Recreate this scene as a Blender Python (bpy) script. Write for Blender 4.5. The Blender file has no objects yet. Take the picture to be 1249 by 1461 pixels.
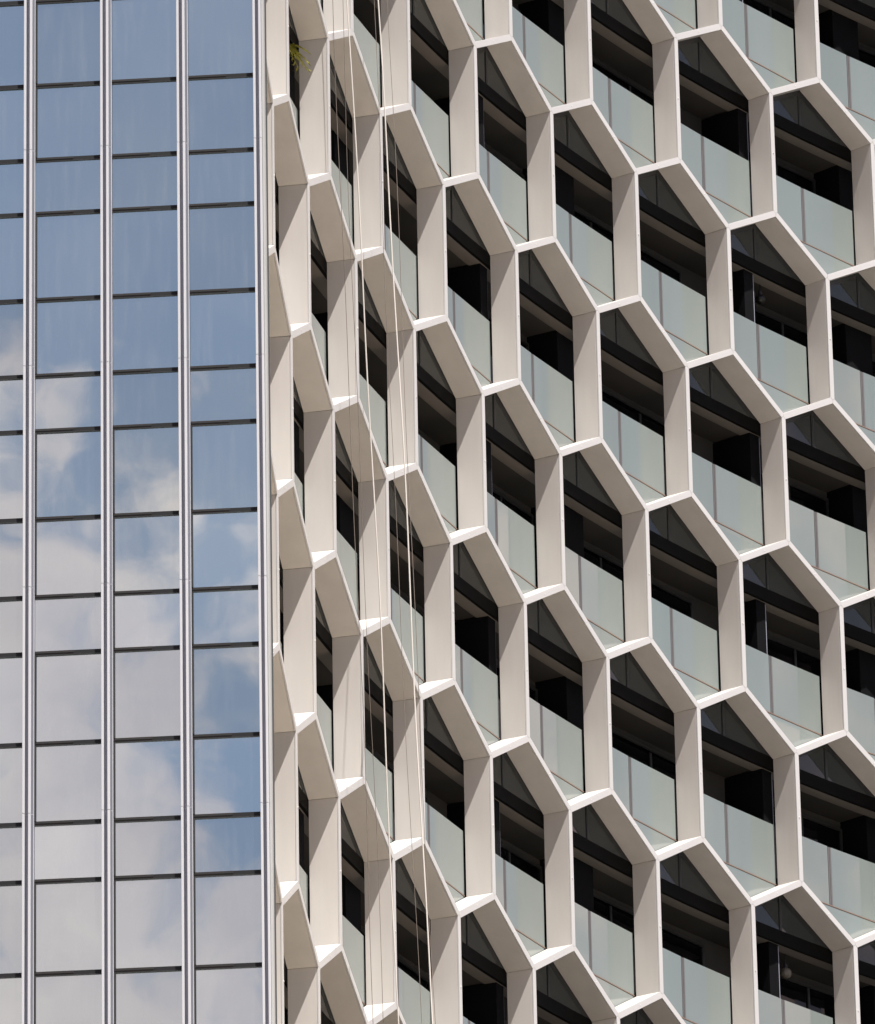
import bpy, bmesh, math, random
from mathutils import Matrix, Vector, noise as mnoise
random.seed(7)
sc = bpy.context.scene
C = sc.collection
EYE = 1.6                      # camera height above the ground

# ------------------------------------------------------------------ camera
PITCH, ROLL = 0.380974, -0.019992
cd = bpy.data.cameras.new('camera'); cam = bpy.data.objects.new('camera', cd); C.objects.link(cam)
cd.sensor_fit = 'HORIZONTAL'; cd.sensor_width = 36.0; cd.lens = 36.0 * 10560.12 / 1249.0
cd.clip_start = 1.0; cd.clip_end = 9000.0
CM = Matrix.Translation((0, 0, EYE)) @ Matrix.Rotation(math.pi/2 + PITCH, 4, 'X') @ Matrix.Rotation(ROLL, 4, 'Z')
cam.matrix_world = CM
sc.camera = cam

# ------------------------------------------------------------------ sky and sun
SUN_AZ, SUN_EL = math.radians(-50.0), math.radians(64.5)
sd = Vector((math.cos(SUN_AZ)*math.cos(SUN_EL), math.sin(SUN_AZ)*math.cos(SUN_EL), math.sin(SUN_EL)))
w = bpy.data.worlds.new('World'); sc.world = w; w.use_nodes = True
nt = w.node_tree; N = nt.nodes; Lk = nt.links; N.clear()
out = N.new('ShaderNodeOutputWorld'); bg = N.new('ShaderNodeBackground'); Lk.new(bg.outputs[0], out.inputs[0])
sky = N.new('ShaderNodeTexSky'); sky.sky_type = 'NISHITA'; sky.sun_disc = False
sky.sun_elevation = SUN_EL; sky.sun_rotation = math.atan2(sd.x, sd.y)
sky.air_density = 1.0; sky.dust_density = 0.6; sky.ozone_density = 2.0
bg.inputs['Strength'].default_value = 0.05
tc = N.new('ShaderNodeTexCoord'); sx = N.new('ShaderNodeSeparateXYZ'); Lk.new(tc.outputs['Generated'], sx.inputs[0])
def wmath(op, a, b=None, c=None, clamp=False):
    m = N.new('ShaderNodeMath'); m.operation = op; m.use_clamp = clamp
    for i, v in enumerate((a, b, c)):
        if v is None: continue
        if isinstance(v, (int, float)): m.inputs[i].default_value = v
        else: Lk.new(v, m.inputs[i])
    return m.outputs[0]
n1 = N.new('ShaderNodeTexNoise'); n1.noise_dimensions = '4D'; n1.inputs['W'].default_value = 5.3; n1.inputs['Scale'].default_value = 42; n1.inputs['Detail'].default_value = 9
n1.inputs['Roughness'].default_value = 0.52; n1.inputs['Distortion'].default_value = 0.25
Lk.new(tc.outputs['Generated'], n1.inputs['Vector'])
n2 = N.new('ShaderNodeTexNoise'); n2.inputs['Scale'].default_value = 5; n2.inputs['Detail'].default_value = 3
Lk.new(tc.outputs['Generated'], n2.inputs['Vector'])
# cloud banks sit low in the sky and thin out upward: z is the sine of the elevation
CLOUD_TOP = 0.3835
d1 = wmath('MULTIPLY', wmath('SUBTRACT', CLOUD_TOP, sx.outputs['Z']), 14.0)
d1 = wmath('MINIMUM', d1, 0.23)
d2 = wmath('MULTIPLY', wmath('SUBTRACT', n1.outputs['Fac'], 0.5), 2.6)
d3 = wmath('MULTIPLY', wmath('SUBTRACT', n2.outputs['Fac'], 0.5), 1.0)
d4 = wmath('MULTIPLY', wmath('ADD', sx.outputs['X'], 0.190), -14.0)
d4 = wmath('MAXIMUM', wmath('MINIMUM', d4, 0.25), -0.26)
dens = wmath('ADD', wmath('ADD', wmath('ADD', d1, d2), d3), d4)
cf = N.new('ShaderNodeMapRange'); cf.interpolation_type = 'SMOOTHSTEP'
cf.inputs['From Min'].default_value = -0.13; cf.inputs['From Max'].default_value = 0.32
cf.inputs['To Min'].default_value = 0.23; cf.inputs['To Max'].default_value = 0.88
Lk.new(dens, cf.inputs['Value'])
cr = N.new('ShaderNodeMix'); cr.data_type = 'RGBA'
cr.inputs['A'].default_value = (9.2, 7.1, 7.2, 1); cr.inputs['B'].default_value = (14.6, 10.9, 9.8, 1)
n3 = N.new('ShaderNodeTexNoise'); n3.inputs['Scale'].default_value = 22; n3.inputs['Detail'].default_value = 5
Lk.new(tc.outputs['Generated'], n3.inputs['Vector']); n3r = N.new('ShaderNodeMapRange'); n3r.inputs['From Min'].default_value = .36; n3r.inputs['From Max'].default_value = .64
Lk.new(n3.outputs['Fac'], n3r.inputs['Value']); Lk.new(n3r.outputs[0], cr.inputs['Factor'])
mx = N.new('ShaderNodeMix'); mx.data_type = 'RGBA'
Lk.new(cf.outputs[0], mx.inputs['Factor']); Lk.new(sky.outputs[0], mx.inputs['A']); Lk.new(cr.outputs['Result'], mx.inputs['B'])
Lk.new(mx.outputs['Result'], bg.inputs['Color'])

ld = bpy.data.lights.new('sun', 'SUN'); lo = bpy.data.objects.new('sun', ld); C.objects.link(lo)
ld.energy = 4.7; ld.angle = math.radians(0.5); ld.color = (1.0, 0.945, 0.895)
lo.rotation_euler = (-sd).to_track_quat('-Z', 'Y').to_euler()
sc.view_settings.view_transform = 'Standard'; sc.view_settings.look = 'None'
sc.view_settings.exposure = 0.73; sc.view_settings.gamma = 1.0
sc.render.resolution_x = 875; sc.render.resolution_y = 1024

# ------------------------------------------------------------------ materials
def new_mat(name):
    m = bpy.data.materials.new(name); m.use_nodes = True
    b = m.node_tree.nodes['Principled BSDF']
    return m, m.node_tree, b
def paint(name, col, rough=0.5, metal=0.0, var=0.06, scale=1.2, streak=0.0, ior=1.45, bump=0.0, spec=None):
    m, t, b = new_mat(name)
    tcn = t.nodes.new('ShaderNodeTexCoord'); gp = t.nodes.new('ShaderNodeNewGeometry')
    mp = t.nodes.new('ShaderNodeMapping'); t.links.new(gp.outputs['Position'], mp.inputs[0])
    if streak: mp.inputs['Scale'].default_value = (1, 1, 0.12)
    nz = t.nodes.new('ShaderNodeTexNoise'); nz.inputs['Scale'].default_value = scale; nz.inputs['Detail'].default_value = 6
    nz.inputs['Roughness'].default_value = 0.6
    t.links.new(mp.outputs[0], nz.inputs['Vector'])
    oi = t.nodes.new('ShaderNodeObjectInfo')
    ma = t.nodes.new('ShaderNodeMath'); ma.operation = 'MULTIPLY_ADD'; ma.inputs[1].default_value = 0.35
    t.links.new(oi.outputs['Random'], ma.inputs[0]); t.links.new(nz.outputs['Fac'], ma.inputs[2])
    mr = t.nodes.new('ShaderNodeMapRange'); mr.inputs['From Min'].default_value = 0.3; mr.inputs['From Max'].default_value = 1.05
    mr.inputs['To Min'].default_value = 1 - var; mr.inputs['To Max'].default_value = 1 + var
    t.links.new(ma.outputs[0], mr.inputs['Value'])
    vm = t.nodes.new('ShaderNodeVectorMath'); vm.operation = 'SCALE'; vm.inputs[0].default_value = col
    t.links.new(mr.outputs[0], vm.inputs['Scale']); t.links.new(vm.outputs[0], b.inputs['Base Color'])
    b.inputs['Roughness'].default_value = rough; b.inputs['Metallic'].default_value = metal; b.inputs['IOR'].default_value = ior
    if bump:
        bp = t.nodes.new('ShaderNodeBump'); bp.inputs['Strength'].default_value = bump; bp.inputs['Distance'].default_value = 0.01
        t.links.new(nz.outputs['Fac'], bp.inputs['Height']); t.links.new(bp.outputs[0], b.inputs['Normal'])
    if spec is not None: b.inputs['Specular IOR Level'].default_value = spec
    return m
M = {}
M['fin'] = paint('cream_fin_paint', (0.585, 0.555, 0.522), 0.45, var=0.10, scale=2.2, streak=1)
M['cap'] = paint('pale_grey_cap_paint', (0.57, 0.56, 0.55), 0.40, var=0.03)
M['bolt'] = paint('bolt_metal', (0.8, 0.8, 0.78), 0.3, var=0.02)
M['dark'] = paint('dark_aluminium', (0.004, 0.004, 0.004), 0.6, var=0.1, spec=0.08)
M['joint'] = paint('mullion_grey', (0.13, 0.125, 0.128), 0.45, var=0.1)
M['frame'] = paint('window_frame_dark', (0.030, 0.032, 0.033), 0.4, var=0.1)
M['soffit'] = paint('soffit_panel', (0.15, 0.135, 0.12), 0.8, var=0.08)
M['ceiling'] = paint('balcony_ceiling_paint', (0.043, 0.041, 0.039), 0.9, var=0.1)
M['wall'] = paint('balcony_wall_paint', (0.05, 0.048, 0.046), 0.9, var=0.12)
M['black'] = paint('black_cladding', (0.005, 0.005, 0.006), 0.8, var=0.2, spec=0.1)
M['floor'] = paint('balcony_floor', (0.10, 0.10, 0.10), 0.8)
M['concrete'] = paint('tower_wall_panel', (0.30, 0.31, 0.30), 0.7, var=0.15, scale=.4)
M['brown'] = paint('floor_line_trim', (0.20, 0.14, 0.11), 0.6)

def glass_panel(name, col, rough, ior, coat=0.0, var=0.05, scale=0.8, wav=0.0):
    m = paint(name, col, rough, var=var, scale=scale, streak=1, ior=ior, bump=wav)
    b = m.node_tree.nodes['Principled BSDF']
    b.inputs['Coat Weight'].default_value = coat; b.inputs['Coat Roughness'].default_value = 0.01
    b.inputs['Coat IOR'].default_value = 2.05
    return m
M['pale'] = glass_panel('frosted_pale_green_glass', (0.192, 0.232, 0.220), 0.5, 1.45, 1.0, 0.10)
M['tri'] = glass_panel('dark_spandrel_glass', (0.020, 0.028, 0.030), 0.02, 1.6, 0.0, 0.1)
M['door'] = glass_panel('black_door_glass', (0.004, 0.004, 0.005), 0.05, 1.4, 0.0, 0.2)

# curtain wall glass: a mirror coat over see-through tinted glass
m, t, b = new_mat('reflective_curtain_wall_glass'); t.nodes.remove(b)
o = t.nodes['Material Output']
gl = t.nodes.new('ShaderNodeBsdfGlossy'); gl.inputs['Roughness'].default_value = 0.0; gl.inputs['Color'].default_value = (0.74, 0.93, 1.0, 1)
oi = t.nodes.new('ShaderNodeObjectInfo'); vr = t.nodes.new('ShaderNodeMapRange'); vr.inputs['To Min'].default_value = .88; vr.inputs['To Max'].default_value = 1.06
t.links.new(oi.outputs['Random'], vr.inputs['Value'])
vs_ = t.nodes.new('ShaderNodeVectorMath'); vs_.operation = 'SCALE'; vs_.inputs[0].default_value = (0.79, 0.975, 1.0)
t.links.new(vr.outputs[0], vs_.inputs['Scale']); t.links.new(vs_.outputs[0], gl.inputs['Color'])
tr = t.nodes.new('ShaderNodeBsdfTransparent'); tr.inputs['Color'].default_value = (0.42, 0.46, 0.47, 1)
df = t.nodes.new('ShaderNodeBsdfDiffuse'); df.inputs['Color'].default_value = (0.5, 0.52, 0.55, 1)
gp = t.nodes.new('ShaderNodeNewGeometry'); mp = t.nodes.new('ShaderNodeMapping'); mp.inputs['Scale'].default_value = (1, 1, .10)
t.links.new(gp.outputs['Position'], mp.inputs[0])
nz = t.nodes.new('ShaderNodeTexNoise'); nz.inputs['Scale'].default_value = 9; nz.inputs['Detail'].default_value = 6
t.links.new(mp.outputs[0], nz.inputs[0])
rm = t.nodes.new('ShaderNodeMapRange'); rm.inputs['From Min'].default_value = .5; rm.inputs['From Max'].default_value = .8
rm.inputs['To Min'].default_value = .01; rm.inputs['To Max'].default_value = .09
t.links.new(nz.outputs['Fac'], rm.inputs['Value'])
m1 = t.nodes.new('ShaderNodeMixShader'); m1.inputs[0].default_value = 0.82
t.links.new(tr.outputs[0], m1.inputs[1]); t.links.new(gl.outputs[0], m1.inputs[2])
m2 = t.nodes.new('ShaderNodeMixShader'); t.links.new(rm.outputs[0], m2.inputs[0])
t.links.new(m1.outputs[0], m2.inputs[1]); t.links.new(df.outputs[0], m2.inputs[2]); t.links.new(m2.outputs[0], o.inputs[0])
nb = t.nodes.new('ShaderNodeTexNoise'); nb.inputs['Scale'].default_value = 0.9; nb.inputs['Detail'].default_value = 1
t.links.new(gp.outputs['Position'], nb.inputs[0])
bp = t.nodes.new('ShaderNodeBump'); bp.inputs['Strength'].default_value = 0.35; bp.inputs['Distance'].default_value = 0.003
t.links.new(nb.outputs['Fac'], bp.inputs['Height']); t.links.new(bp.outputs[0], gl.inputs['Normal'])
M['mirror'] = m
M['rail'] = paint('polished_white_aluminium', (0.57, 0.59, 0.62), 0.35, var=0.02)
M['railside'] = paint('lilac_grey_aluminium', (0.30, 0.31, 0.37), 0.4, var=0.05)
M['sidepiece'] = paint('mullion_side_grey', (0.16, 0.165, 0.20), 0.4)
M['post'] = paint('corner_post_grey', (0.42, 0.43, 0.43), 0.4, var=0.04)
M['trans_l'] = paint('brown_transom', (0.022, 0.019, 0.018), 0.6)
M['trans_d'] = paint('black_transom', (0.004, 0.005, 0.007), 0.7)
M['room'] = paint('office_wall', (0.05, 0.055, 0.06), 0.9, var=0.2)
M['curtain'] = paint('white_curtain', (0.75, 0.76, 0.8), 0.9, var=0.05)
M['rope_w'] = paint('white_rope', (0.58, 0.55, 0.51), 0.8, var=0.05)
M['rope_t'] = paint('tan_steel_cable', (0.16, 0.13, 0.11), 0.6, var=0.1)
M['ground'] = paint('city_paving', (0.085, 0.088, 0.09), 0.9, var=0.3, scale=0.05)
M['roof'] = paint('cream_bounce_top', (0.84, 0.74, 0.60), 0.9, var=0.06, scale=0.3)  # pale tops of the added light-bouncing block
M['leaf'] = paint('palm_leaf', (0.30, 0.29, 0.04), 0.45, var=0.2)
M['stem'] = paint('palm_stem', (0.10, 0.07, 0.04), 0.8)
M['pot'] = paint('clay_pot', (0.18, 0.08, 0.05), 0.8)
M['lamp_w'] = paint('opal_globe', (0.13, 0.12, 0.10), 0.3)
M['lamp_d'] = paint('black_lamp_metal', (0.012, 0.012, 0.012), 0.4)

# ------------------------------------------------------------------ helpers
def tag(o, label=None, cat=None, group=None, kind=None):
    if label: o['label'] = label
    if cat: o['category'] = cat
    if group: o['group'] = group
    if kind: o['kind'] = kind
    return o
def empty(name, loc):
    o = bpy.data.objects.new(name, None); C.objects.link(o); o.location = loc; o.empty_display_size = 0.5
    return o
def add_prism(bm, front, back, mi=0):
    """closed solid between two matching outlines"""
    a = [bm.verts.new(p) for p in front]; b = [bm.verts.new(p) for p in back]
    n = len(a); fs = [bm.faces.new(a), bm.faces.new(b[::-1])]
    for i in range(n):
        fs.append(bm.faces.new((a[i], b[i], b[(i+1) % n], a[(i+1) % n])))
    for f in fs: f.material_index = mi
def finish(bm, name, mats, bevel=0.0):
    bmesh.ops.recalc_face_normals(bm, faces=bm.faces[:])
    if bevel: bmesh.ops.bevel(bm, geom=bm.edges[:], offset=bevel, segments=1, affect='EDGES')
    me = bpy.data.meshes.new(name); bm.to_mesh(me); bm.free()
    for m_ in (mats if isinstance(mats, (list, tuple)) else [mats]): me.materials.append(m_)
    return me

# ------------------------------------------------------------------ the curved facade frame
CX, CY, R = 40.51928, 103.08576, 43.34177
PHI0, DPH = 2.505669, -0.0737614
Z0, A, H = 61.55809 + EYE, 0.83425, 3.4
W = R * abs(DPH) / 2            # half a bay along the outer arc
T = 0.12; HT = T / 2            # fin thickness
DF = 0.505                      # fin depth
def phi(u): return PHI0 + DPH*u
def loc3(d, s, z):              # local frame of a bay: X into the building, -Y along +u
    a = s / R; r = R + d
    return Vector((r*math.cos(a) - R, -r*math.sin(a), z))
def frame_at(u, z):
    p = phi(u)
    return Matrix.Translation((CX + R*math.cos(p), CY + R*math.sin(p), z)) @ Matrix.Rotation(p, 4, 'Z')
def prism(bm, poly, d0, d1, mi=0):
    add_prism(bm, [loc3(d0, s, z) for s, z in poly], [loc3(d1, s, z) for s, z in poly], mi)
def sworld(u, d, z):
    p = phi(u); return Vector(((CX + (R+d)*math.cos(p)), CY + (R+d)*math.sin(p), z))
CMI = CM.inverted()
def pix(v):
    q = CMI @ v
    return (624.5 + 10560.12*q.x/-q.z, 730.5 - 10560.12*q.y/-q.z)

GROUND = 0.0
base = sworld(-3, 0.5, GROUND)
tower = empty('apartment_tower', base)
tag(tower, 'concave apartment tower wrapped in a cream honeycomb of hexagonal sunshade fins over balconies', 'building')
def put(me, name, u, z, turn=0.0):
    o = bpy.data.objects.new(name, me); C.objects.link(o); o.parent = tower
    m_ = frame_at(u, z)
    o.location = m_.translation - base; o.rotation_euler = (0, 0, phi(u) + turn)
    return o

def unit(v): return v / v.length
dU = Vector((0, 1)); dDn = Vector((0, -1))
dLD = unit(Vector((-W, -A))); dRD = unit(Vector((W, -A))); dRU = -dLD; dLU = -dRD
def corner(n, d1, d2):
    c = d1.dot(d2); th = math.acos(max(-1, min(1, c)))
    bis = unit(d1 + d2)
    return n + bis * (HT / math.sin(th/2))
def member(n1, n2, o1, o2, gap=0.003):
    """six sided mitred outline of the bar n1-n2; o1/o2: directions of the other two bars at each node"""
    d = unit(n2 - n1)
    def side(n, dd, o):
        cs = [corner(n, dd, k) for k in o]
        perp = Vector((-d.y, d.x))
        cs.sort(key=lambda p: (p - n).dot(perp))
        return cs            # lowest perp first
    a = side(n1, d, o1); b_ = side(n2, -d, o2); g = d * gap
    return [tuple(q) for q in (n1+g, a[0]+g, b_[0]-g, n2-g, b_[1]-g, a[1]+g)]
Pn, AL, AR, ARb = Vector((0, 0)), Vector((-W, -A)), Vector((W, -A)), Vector((W, -H))
outl = {
 'rising_fin': member(AL, Pn, (dLU, dDn), (dU, dRD)),
 'falling_fin': member(Pn, AR, (dU, dLD), (dRU, dDn)),
 'vertical_fin': member(AR, ARb, (dLU, dRU), (dLD, dRD)),
}
mids = {'rising_fin': (AL+Pn)/2, 'falling_fin': (Pn+AR)/2, 'vertical_fin': (AR+ARb)/2}
fin_me, cap_me = {}, {}
for k, poly in outl.items():
    bm = bmesh.new(); prism(bm, poly, 0.034, DF); fin_me[k] = finish(bm, k, M['fin'], 0.003)
    bm = bmesh.new(); prism(bm, poly, 0.0, 0.028)
    c = mids[k]; r0 = 0.014
    nb_ = [(c.x + r0*math.cos(i*math.pi/4), c.y + r0*math.sin(i*math.pi/4)) for i in range(8)]
    prism(bm, nb_, -0.012, 0.002, 1)
    # recessed web that joins the cap to the panel behind
    cen = Vector((sum(p[0] for p in poly)/6, sum(p[1] for p in poly)/6))
    d = unit(Vector(poly[3]) - Vector(poly[0])); pp = Vector((-d.y, d.x))
    web = []
    for q in poly:
        q = Vector(q); off = (q - Vector(poly[0])).dot(pp)
        web.append(tuple(q - pp*(0.008 if off > 0.001 else (-0.008 if off < -0.001 else 0))))
    prism(bm, web, 0.0285, 0.0335, 2)
    cap_me[k] = finish(bm, 'edge_cap', [M['cap'], M['bolt'], M['frame']], 0.002)

# glazing of one bay
INS = HT + 0.016
def tri_in(pts, k):
    c = sum((Vector(p) for p in pts), Vector((0, 0)))/3
    return [tuple(c + (Vector(p)-c)*k) for p in pts]
ZB, ZBB, ZBAL, ZFL = -0.825, -1.09, -2.165, -3.335
bm = bmesh.new()
# two dark panes of the peak, each a triangle beside the central mullion
prism(bm, [(-0.035, -0.06), (-W+0.12, ZB+0.0), (-0.035, ZB+0.0)], 0.527, 0.545)
prism(bm, [(0.035, -0.06), (0.035, ZB+0.0), (W-0.12, ZB+0.0)], 0.527, 0.545)
up_me = finish(bm, 'upper_window', M['tri'])
bm = bmesh.new()
prism(bm, [(-0.03, -0.03), (-0.03, ZB), (0.03, ZB), (0.03, -0.03)], 0.512, 0.56)
for sgn in (1, -1):     # dark frame following the slopes
    q = [(0.0, -0.0), (sgn*W, -A), (sgn*(W-0.30), -A+0.004), (sgn*0.031, -0.165), (sgn*0.031, -0.02)]
    prism(bm, q if sgn > 0 else q[::-1], 0.5185, 0.5265)
    q = [(sgn*0.031, -0.175), (sgn*(W-0.32), -A+0.008), (sgn*(W-0.355), -A+0.009), (sgn*0.031, -0.193)]
    prism(bm, q if sgn > 0 else q[::-1], 0.520, 0.5265)
upf_me = finish(bm, 'frame', M['frame'])
bal_me = []
for sgn in (-1, 1):
    s0, s1 = sorted((sgn*0.050, sgn*(W-INS-0.012)))
    bm = bmesh.new(); prism(bm, [(s0, ZFL), (s1, ZFL), (s1, ZBAL), (s0, ZBAL)], 0.528, 0.544)
    bal_me.append((finish(bm, 'balustrade_panel', M['pale'], 0.002), sgn))
bm = bmesh.new()
prism(bm, [(-0.046, ZFL-0.28), (0.046, ZFL-0.28), (0.046, ZBAL-0.012), (-0.046, ZBAL-0.012)], 0.522, 0.60)
prism(bm, [(-0.010, ZFL-0.28), (0.010, ZFL-0.28), (0.010, ZBAL-0.012), (-0.010, ZBAL-0.012)], 0.512, 0.523)
bmul_me = finish(bm, 'mullion', M['joint'], 0.002)
bm = bmesh.new()
q = [(-W+0.11, ZFL-0.032), (-W+0.14, -H-0.05), (-0.0, -H-A+0.08), (W-0.14, -H-0.05), (W-0.11, ZFL-0.032)]
prism(bm, q, 0.528, 0.544); low_me = finish(bm, 'lower_pane', M['pale'], 0.002)
bm = bmesh.new(); prism(bm, [(-W+0.08, ZFL-0.026), (W-0.08, ZFL-0.026), (W-0.08, ZFL-0.006), (-W+0.08, ZFL-0.006)], 0.522, 0.56)
fl_me = finish(bm, 'floor_trim', M['brown'])

# ---- which bays the photograph shows (with a margin round them)
bays = []
for j in range(-4, 11):
    for k in range(-16, 9):
        u = k/2.0
        if (j % 2 == 0) != (k % 2 == 0): continue
        if u < -7.5: continue
        zc = Z0 - j*H
        px = [pix(sworld(u+du, 0, zc+dz)) for du, dz in ((-.5, -A), (.5, -A), (0, 0), (-.5, -H), (.5, -H), (0, -H-A))]
        x0, x1 = min(p[0] for p in px), max(p[0] for p in px); y0, y1 = min(p[1] for p in px), max(p[1] for p in px)
        if x1 < 355 or x0 > 1249+70 or y1 < -60 or y0 > 1461+60: continue
        bays.append((j, u))
print('bays', len(bays))
for j, u in bays:
    z = Z0 - j*H
    for k in ('vertical_fin', 'rising_fin', 'falling_fin'):
        if k == 'rising_fin' and u < -7.2: continue
        f = put(fin_me[k], k, u, z)
        c_ = bpy.data.objects.new('edge_cap', cap_me[k]); C.objects.link(c_); c_.parent = f
    if u < -7.2:
        o = put(bal_me[1][0], 'balustrade_panel', u, z); continue
    uw = put(up_me, 'upper_window', u, z)
    fr = bpy.data.objects.new('frame', upf_me); C.objects.link(fr); fr.parent = uw
    b0 = None
    for me, sgn in bal_me:
        if u < -7.2 and sgn < 0: continue
        # every pane sits a hair out of true, as real panes do
        o = put(me, 'balustrade_panel', u, z, random.uniform(-.004, .004))
        if sgn > 0:
            mu = bpy.data.objects.new('mullion', bmul_me); C.objects.link(mu); mu.parent = o
    if u < -7.2: continue
    lp = put(low_me, 'lower_pane', u, z)
    ft = bpy.data.objects.new('floor_trim', fl_me); C.objects.link(ft); ft.parent = lp

# ---- bands that run round each storey
U0, U1 = -7.45, 4.0
def arc_solid(name, mat, j_z, u0, u1, d0, d1, z0, z1, step=0.25, bevel=0.0):
    n = max(1, int(round((u1-u0)/step)))
    um = (u0+u1)/2; bm = bmesh.new()
    rings = []
    for i in range(n+1):
        u = u0 + (u1-u0)*i/n; s = (u-um)*2*W
        rings.append([bm.verts.new(loc3(dd, s, zz)) for dd, zz in ((d0, z0), (d1, z0), (d1, z1), (d0, z1))])
    bm.faces.new(rings[0]); bm.faces.new(rings[-1][::-1])
    for a_, b_ in zip(rings[:-1], rings[1:]):
        for q in range(4): bm.faces.new((a_[q], a_[(q+1) % 4], b_[(q+1) % 4], b_[q]))
    me = finish(bm, name, mat, bevel)
    return me, um
band = {}
def bandpart(name, mat, u0, u1, d0, d1, z0, z1, rows, parent_of=None, bevel=0.0):
    me, um = arc_solid(name, mat, 0, u0, u1, d0, d1, z0, z1, bevel=bevel)
    res = []
    for j in rows:
        if parent_of:
            o = bpy.data.objects.new(name, me); C.objects.link(o); p = parent_of[j]
            o.parent = p      # same bay frame as its slab
        else: o = put(me, name, um, Z0 - j*H)
        res.append((j, o))
    return dict(res)
rows = range(-3, 10)
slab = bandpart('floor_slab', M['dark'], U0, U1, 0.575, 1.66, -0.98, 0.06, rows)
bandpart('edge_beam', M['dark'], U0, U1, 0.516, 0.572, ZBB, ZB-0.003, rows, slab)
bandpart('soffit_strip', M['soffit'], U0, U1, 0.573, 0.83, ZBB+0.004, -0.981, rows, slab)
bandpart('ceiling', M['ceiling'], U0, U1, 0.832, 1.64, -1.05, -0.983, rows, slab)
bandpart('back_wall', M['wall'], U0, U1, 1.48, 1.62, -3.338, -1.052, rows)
for un in range(-3, 2):
    e = 0.5 + 3*un                       # right face of the party wall
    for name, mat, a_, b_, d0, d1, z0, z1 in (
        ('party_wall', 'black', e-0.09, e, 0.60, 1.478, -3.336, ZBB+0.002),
        ('pillar', 'black', e+0.98, e+1.22, 0.835, 1.478, -3.336, -1.052),
        ('glass_door', 'door', e-1.76, e-0.38, 1.44, 1.478, -3.3, -1.22),
        ('glass_door', 'door', e+0.25, e+0.96, 1.44, 1.478, -3.3, -1.22)):
        if a_ < U0: a_ = U0
        if b_ > U1 or b_ <= a_+.05: continue
        if name != 'glass_door': bandpart(name, M[mat], a_, b_, d0, d1, z0, z1, rows); continue
        doors = bandpart(name, M[mat], a_, b_, d0, d1, z0, z1, range(-2, 9))
        hw = (b_-a_)*W; bm = bmesh.new(); nl = 3 if hw > 1.5 else 2
        for q in range(nl+1):
            sx_ = -hw + 2*hw*q/nl; prism(bm, [(sx_-.03, z0), (sx_+.03, z0), (sx_+.03, z1-.05), (sx_-.03, z1-.05)], d0-.03, d0-.002)
        prism(bm, [(-hw-.03, z1-.049), (hw+.03, z1-.049), (hw+.03, z1+.01), (-hw-.03, z1+.01)], d0-.03, d0-.002)
        me_ = finish(bm, 'frame', M['frame'])
        for o_ in doors.values():
            c_ = bpy.data.objects.new('frame', me_); C.objects.link(c_); c_.parent = o_
# thin glass screen edge beside each party wall
for un in (-1, 0):
    e = 0.5+3*un
    bandpart('screen_edge', M['railside'], e+0.004, e+0.014, 0.62, 0.66, -3.336, ZBB-0.01, rows)
# bulk of the tower behind, above, below and round the rest of the curve
me, um = arc_solid('tower_core', M['room'], 0, -6.0, U1, 1.67, 9.0, -Z0, 24.0)
put(me, 'tower_core', um, Z0)
me, um = arc_solid('facade_wall', M['concrete'], 0, U0, U1, 0.6, 1.66, -Z0, -9.3*H-A)
put(me, 'facade_wall', um, Z0)
me, um = arc_solid('facade_wall', M['concrete'], 0, U0, U1, 0.6, 1.66, 3*H+.2, 24.0)
put(me, 'facade_wall', um, Z0)
# coarse continuation of the honeycomb to the right of the frame
me, um = arc_solid('facade_wall', M['concrete'], 0, U1+.01, 5.5, 0.6, 9.0, -Z0, 24.0)
put(me, 'facade_wall', um, Z0)

# ------------------------------------------------------------------ the glass tower on the left
K = 0.9046
LX, LY, HD = -6.905704*K, 117.761589*K, -0.0748067
MP, GW = 1.3472510*K, 1.1538672*K
FLH = 4.1*K; O_S, O_M = 1.0326155*K, (1.0326155+1.4312)*K
ZB0 = 52.922912*K + EYE
gbase = Vector((LX, LY, 0)) 
gt = empty('glass_tower', (LX, LY, 0))
tag(gt, 'blue mirrored glass curtain wall tower with paired white vertical mullions, at the left edge', 'building')
GM = Matrix.Translation((LX, LY, 0)) @ Matrix.Rotation(HD, 4, 'Z')   # X along the facade, Y into it, Z up
gt.rotation_euler = (0, 0, HD)
def gput(me, name, loc, parent=gt, rot=(0, 0, 0)):
    o = bpy.data.objects.new(name, me); C.objects.link(o); o.parent = parent
    o.location = loc; o.rotation_euler = rot
    return o
def box(bm, x0, x1, y0, y1, z0, z1, mi=0):
    add_prism(bm, [(x0, y0, z0), (x1, y0, z0), (x1, y0, z1), (x0, y0, z1)], [(x0, y1, z0), (x1, y1, z0), (x1, y1, z1), (x0, y1, z1)], mi)
TH = 0.064     # transom height
levels = []    # (z of transom centre, kind)
for f in range(-1, 6):
    zb = ZB0 - f*FLH
    levels += [(zb, 'b'), (zb + O_S, 's'), (zb + O_M, 'm')]
levels.sort(reverse=True)
# transom: left part brown, right part black
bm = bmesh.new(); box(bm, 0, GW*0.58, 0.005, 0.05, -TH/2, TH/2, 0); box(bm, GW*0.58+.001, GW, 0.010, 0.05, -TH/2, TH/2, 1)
box(bm, 0, GW*0.58, -0.004, 0.004, -0.006, 0.006, 2)
box(bm, 0, GW, -0.002, 0.05, -TH/2-0.012, -TH/2-0.001, 2)
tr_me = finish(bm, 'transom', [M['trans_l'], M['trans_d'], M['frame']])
pane_me = {}
def pane(h):
    key = round(h, 3)
    if key not in pane_me:
        bm = bmesh.new(); box(bm, 0.004, GW-0.004, 0.0, 0.012, 0.001, h-0.001)
        pane_me[key] = finish(bm, 'glass_pane', M['mirror'])
    return pane_me[key]
MW = MP - GW
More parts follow.
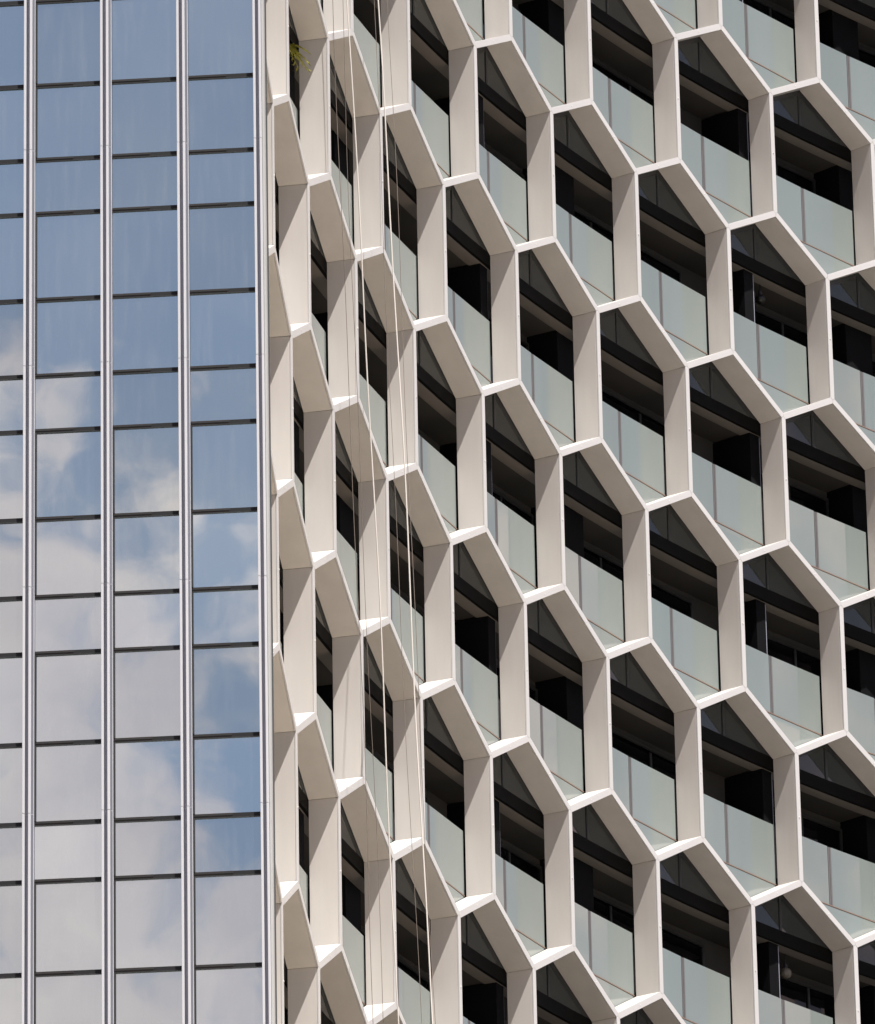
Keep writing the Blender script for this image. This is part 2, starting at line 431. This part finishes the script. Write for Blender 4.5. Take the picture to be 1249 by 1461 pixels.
# one storey of paired mullion rails
def mull(h, side=True):
    bm = bmesh.new()
    rw = 0.036
    box(bm, 0.0, rw, -0.11, -0.02, 0.004, h-0.004, 0)
    box(bm, 0.092, 0.092+rw, -0.11, -0.02, 0.004, h-0.004, 0)
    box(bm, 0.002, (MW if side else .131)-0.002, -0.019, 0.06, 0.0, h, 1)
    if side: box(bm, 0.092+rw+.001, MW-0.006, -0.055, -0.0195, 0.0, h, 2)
    return finish(bm, 'mullion', [M['rail'], M['railside'], M['sidepiece']], 0.003)
mull_me = mull(FLH)
mull_end = mull(FLH, False)
COLS = range(-3, 3)
for m_ in COLS:
    x = m_*MP
    for i in range(len(levels)-1):
        zt, zb = levels[i][0], levels[i+1][0]
        gput(pane(zt-zb-TH), 'glass_pane', (x, 0.02, zb+TH/2), rot=(random.gauss(0, .0019), 0, random.gauss(0, .0017)))
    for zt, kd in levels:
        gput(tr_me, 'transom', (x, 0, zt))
    # dark strip down the left side of some panes
    for i in range(len(levels)-1):
        zt, zb = levels[i][0], levels[i+1][0]
        if m_ == 0 and levels[i][1] != 's' or (m_ in (1, 2) and zt < 46.5):
            bm = bmesh.new(); box(bm, 0.002, 0.026, -0.012, 0.018, TH/2+.002, zt-zb-TH/2-.014)
            gput(finish(bm, 'dark_strip', M['frame']), 'dark_strip', (x, 0, zb))
for m_ in range(-3, 4):
    xs = m_*MP - MW
    for f in range(-2, 6):
        gput(mull_me if m_ < 3 else mull_end, 'mullion', (xs, 0, ZB0 - f*FLH + O_S + 0.13 - FLH))
# right hand corner post and return wall
XC = 3*MP
ztop, zbot = levels[0][0]+.1, levels[-1][0]
bm = bmesh.new(); box(bm, XC-MW+.132, XC-0.008, -0.05, 0.16, 0, 90); gput(finish(bm, 'corner_post', M['post'], 0.003), 'corner_post', (0, 0, 0))
bm = bmesh.new(); box(bm, XC-0.08, XC-0.015, 0.165, 0.50, 0, 90); gput(finish(bm, 'side_wall', M['room']), 'side_wall', (0, 0, 0))
# rooms: slabs, back wall, plain wall above and below what the photo shows
bm = bmesh.new(); box(bm, -3*MP-.1, XC-0.09, 0.50, 0.60, 0, 90); gput(finish(bm, 'back_wall', M['room']), 'back_wall', (0, 0, 0))
for f in range(-2, 7):
    bm = bmesh.new(); box(bm, -3*MP-.1, XC-0.09, 0.12, 0.49, 0.05, 0.85)
    gput(finish(bm, 'floor_slab', M['room']), 'floor_slab', (0, 0, ZB0 - f*FLH))
bm = bmesh.new(); box(bm, -3*MP-.1, XC-.09, 0.07, 0.2, 0, zbot-.05); gput(finish(bm, 'lower_wall', M['post']), 'lower_wall', (0, 0, 0))
# curtains and a blind behind some panes
def curtain(w_, h_, taper=0.0, folds=9):
    bm = bmesh.new(); n = folds*6; prev = None
    for i in range(n+1):
        f = i/n; yy = 0.035*math.sin(f*folds*2*math.pi) + 0.012*math.sin(f*17)
        xb = w_*f; xt = w_*(taper + (1-taper)*f)
        cur = (bm.verts.new((xb, yy, 0)), bm.verts.new((xt, yy*.6, h_)))
        if prev: bm.faces.new((prev[0], cur[0], cur[1], prev[1]))
        prev = cur
    bmesh.ops.solidify(bm, geom=bm.faces[:], thickness=0.006)
    return finish(bm, 'curtain', M['curtain'])
Z = lambda f, o: ZB0 - f*FLH + o
gput(curtain(0.62, 1.2, 0.28, 6), 'curtain', (0.40, 0.16, Z(3, O_S+.06)))
gput(curtain(0.95, 1.4), 'curtain', (0.05, 0.16, Z(2, O_S+.02)))
gput(curtain(0.85, 1.25), 'curtain', (0.08, 0.16, Z(0, O_S+.02)))
gput(curtain(0.85, 1.45), 'curtain', (0.08, 0.16, Z(0, O_M+.02)))
gput(curtain(0.35, 1.2, 0.0, 4), 'curtain', (1*MP+0.14, 0.16, Z(4, O_S+.06)))
bm = bmesh.new()
for i in range(14): box(bm, 0.02, GW-0.04, 0.10, 0.15, i*0.085, i*0.085+0.05)
gput(finish(bm, 'blind', M['curtain']), 'blind', (0, 0.05, Z(4, O_M+.20)))

# ------------------------------------------------------------------ ropes in front of the honeycomb
def tube(bm, pts, r, seg=8):
    rings = []
    for i, p in enumerate(pts):
        p = Vector(p); d = Vector(pts[min(i+1, len(pts)-1)]) - Vector(pts[max(i-1, 0)])
        d.normalize(); a_ = d.orthogonal().normalized(); b_ = d.cross(a_)
        rings.append([bm.verts.new(p + (a_*math.cos(k*2*math.pi/seg) + b_*math.sin(k*2*math.pi/seg))*r) for k in range(seg)])
    for q, s_ in zip(rings[:-1], rings[1:]):
        for k in range(seg): bm.faces.new((q[k], q[(k+1) % seg], s_[(k+1) % seg], s_[k]))
    bm.faces.new(rings[0][::-1]); bm.faces.new(rings[-1])
ROPES = [
 ('climbing_rope', (-0.85, 114.77, 55.47), (-0.23, 112.57, 36.30), 0.020, 'rope_w', 'thick white rope, the right-hand one of the two ropes over the fins', 'hanging white ropes'),
 ('climbing_rope', (-1.33, 112.94, 54.59), (-0.78, 112.57, 36.31), 0.019, 'rope_w', 'thick white rope, the left-hand one of the two ropes over the fins', 'hanging white ropes'),
 ('steel_cable', (-1.56, 111.88, 54.09), (-1.18, 111.91, 36.11), 0.008, 'rope_t', 'thin brown cable, leftmost of all the lines hanging over the fins', 'thin hanging cables'),
 ('steel_cable', (-1.43, 112.51, 54.39), (-1.04, 112.57, 36.32), 0.007, 'rope_t', 'thin brown cable hanging just left of the left thick white rope', 'thin hanging cables'),
 ('steel_cable', (-0.93, 114.50, 55.34), (-0.44, 112.57, 36.30), 0.007, 'rope_t', 'thin brown cable hanging between the two thick white ropes', 'thin hanging cables'),
 ('steel_cable', (-0.70, 115.32, 55.73), (-0.20, 112.57, 36.30), 0.008, 'rope_t', 'thin brown cable, rightmost line, hanging just right of the right thick white rope', 'thin hanging cables')]
for i, (nm, a_, b_, r_, mt, lb, gr) in enumerate(ROPES):
    a_ = Vector(a_) + Vector((0, 0, EYE)); b_ = Vector(b_) + Vector((0, 0, EYE)); d = a_ - b_
    p0 = b_ - d*0.9; pts = []
    for k in range(61):
        f = -0.9 + 1.9*1.0*k/60*1.2
        q = b_ + d*f
        q = q + Vector((0.012*math.sin(k*0.55+i*1.7) + 0.02*math.sin(k*.19+i), 0, 0))
        pts.append(q - p0)
    bm = bmesh.new(); tube(bm, pts, r_*0.62); me = finish(bm, nm, M[mt])
    o = bpy.data.objects.new(nm, me); C.objects.link(o); o.location = p0
    tag(o, lb, 'rope' if nm == 'climbing_rope' else 'cable', gr)

# ------------------------------------------------------------------ pendant lamps on two balconies
def sphere(bm, c, r, mi=0):
    res = bmesh.ops.create_uvsphere(bm, u_segments=20, v_segments=12, radius=r)
    for v in res['verts']: v.co += Vector(c)
    for f in bm.faces:
        if all(v in res['verts'] for v in f.verts): f.material_index = mi; f.smooth = True
def lamp(row, u, d, drop, rad, mat, label):
    top = sworld(u, d, Z0 - row*H - 1.09)
    e = empty('pendant_lamp', top); tag(e, label, 'lamp', None)
    bm = bmesh.new(); tube(bm, [(0, 0, 0), (0, 0, -drop)], 0.01, 6)
    o = bpy.data.objects.new('cord', finish(bm, 'cord', M['lamp_d'])); C.objects.link(o); o.parent = e
    bm = bmesh.new(); tube(bm, [(0, 0, -drop+.02), (0, 0, -drop-.06)], 0.04, 12)
    o = bpy.data.objects.new('socket', finish(bm, 'socket', M['lamp_d'])); C.objects.link(o); o.parent = e
    bm = bmesh.new(); sphere(bm, (0, 0, -drop-.06-rad*.9), rad)
    o = bpy.data.objects.new('globe', finish(bm, 'globe', M[mat])); C.objects.link(o); o.parent = e
lamp(1, 0.66, 0.82, 0.16, 0.10, 'lamp_d', 'small black globe lamp hanging from a balcony ceiling, upper right')
lamp(5, 0.66, 0.82, 0.22, 0.11, 'lamp_w', 'small cream globe lamp hanging from a balcony ceiling, lower right')

# ------------------------------------------------------------------ potted palm on a balcony
fz = Z0 - 2*H + ZFL
pl = empty('potted_palm', sworld(-5.66, 0.72, fz)); tag(pl, 'yellow-green palm fronds poking out between fins beside the glass tower, near the top', 'plant')
bm = bmesh.new()
prof = [(0.0, 0.0), (0.13, 0.0), (0.17, 0.32), (0.19, 0.32), (0.19, 0.36), (0.155, 0.36), (0.15, 0.31), (0.0, 0.31)]
rings = []
for r_, z_ in prof[1:-1]:
    rings.append([bm.verts.new((r_*math.cos(k*math.pi/8), r_*math.sin(k*math.pi/8), z_)) for k in range(16)])
for q, s_ in zip(rings[:-1], rings[1:]):
    for k in range(16): bm.faces.new((q[k], q[(k+1) % 16], s_[(k+1) % 16], s_[k]))
bm.faces.new(rings[0][::-1]); bm.faces.new(rings[-1])
o = bpy.data.objects.new('pot', finish(bm, 'pot', M['pot'])); C.objects.link(o); o.parent = pl
zt = 2.16
bm = bmesh.new(); tube(bm, [(0, 0, .3), (.02, .01, .9), (-.01, .02, 1.5), (0, 0, zt)], 0.03)
o = bpy.data.objects.new('trunk', finish(bm, 'trunk', M['stem'])); C.objects.link(o); o.parent = pl
bm = bmesh.new(); rnd = random.Random(3)
out_dir = -Vector((math.cos(phi(-5.6)), math.sin(phi(-5.6)), 0))
for i in range(13):
    az = i*2*math.pi/13 + rnd.uniform(-.2, .2); d0 = Vector((math.cos(az), math.sin(az), 0))
    d0 = (d0*.8 + out_dir*0.6).normalized()
    ln = rnd.uniform(.35, .55); up = rnd.uniform(.1, .5)
    spine = []
    for k in range(9):
        f = k/8; spine.append(Vector((0, 0, zt)) + d0*ln*f + Vector((0, 0, up*f*.5 - .42*f*f)))
    tube(bm, spine, 0.005, 4)
    sd_ = d0.cross(Vector((0, 0, 1))).normalized()
    for k in range(1, 9):
        for s_ in (1, -1):
            p = spine[k]; L_ = .13*(1-.5*abs(k/8-.4)); tip = p + sd_*s_*L_ + d0*L_*.6 + Vector((0, 0, -.05*rnd.random()-.03))
            wv = d0*.011
            v = [bm.verts.new(q) for q in (p-wv, p+wv, (p+tip)/2+wv*1.2, tip, (p+tip)/2-wv*1.2)]
            bm.faces.new(v)
me = bpy.data.meshes.new('fronds'); bm.to_mesh(me); bm.free(); me.materials.append(M['leaf'])
o = bpy.data.objects.new('fronds', me); C.objects.link(o); o.parent = pl

# ------------------------------------------------------------------ ground
bm = bmesh.new(); n = 24; S = 3000
vs = [[bm.verts.new((-S+2*S*i/n, -S+2*S*k/n, 0)) for k in range(n+1)] for i in range(n+1)]
for i in range(n):
    for k in range(n): bm.faces.new((vs[i][k], vs[i+1][k], vs[i+1][k+1], vs[i][k+1]))
g = bpy.data.objects.new('ground', finish(bm, 'ground', M['ground'])); C.objects.link(g); g['kind'] = 'structure'

# added stepped block, out of view: pale tops throw light up under the fins
pd = empty('bounce_block', (-6, 88, 0)); tag(pd, 'stepped podium block with pale paved roof terraces at the foot of the honeycomb tower', 'building')
for x0, x1, y0, y1, zt_ in ((5.2, 44, 6, 22, 29.0), (4.6, 44, -7, 5.95, 26.5), (-10, 44, -32, -7.05, 15.5)):
    bm = bmesh.new(); box(bm, x0, x1, y0, y1, 0, zt_-.4)
    o = bpy.data.objects.new('wall', finish(bm, 'wall', M['concrete'])); C.objects.link(o); o.parent = pd
    bm = bmesh.new(); box(bm, x0, x1, y0, y1, zt_-.39, zt_)
    o = bpy.data.objects.new('roof', finish(bm, 'roof', M['roof'])); C.objects.link(o); o.parent = pd
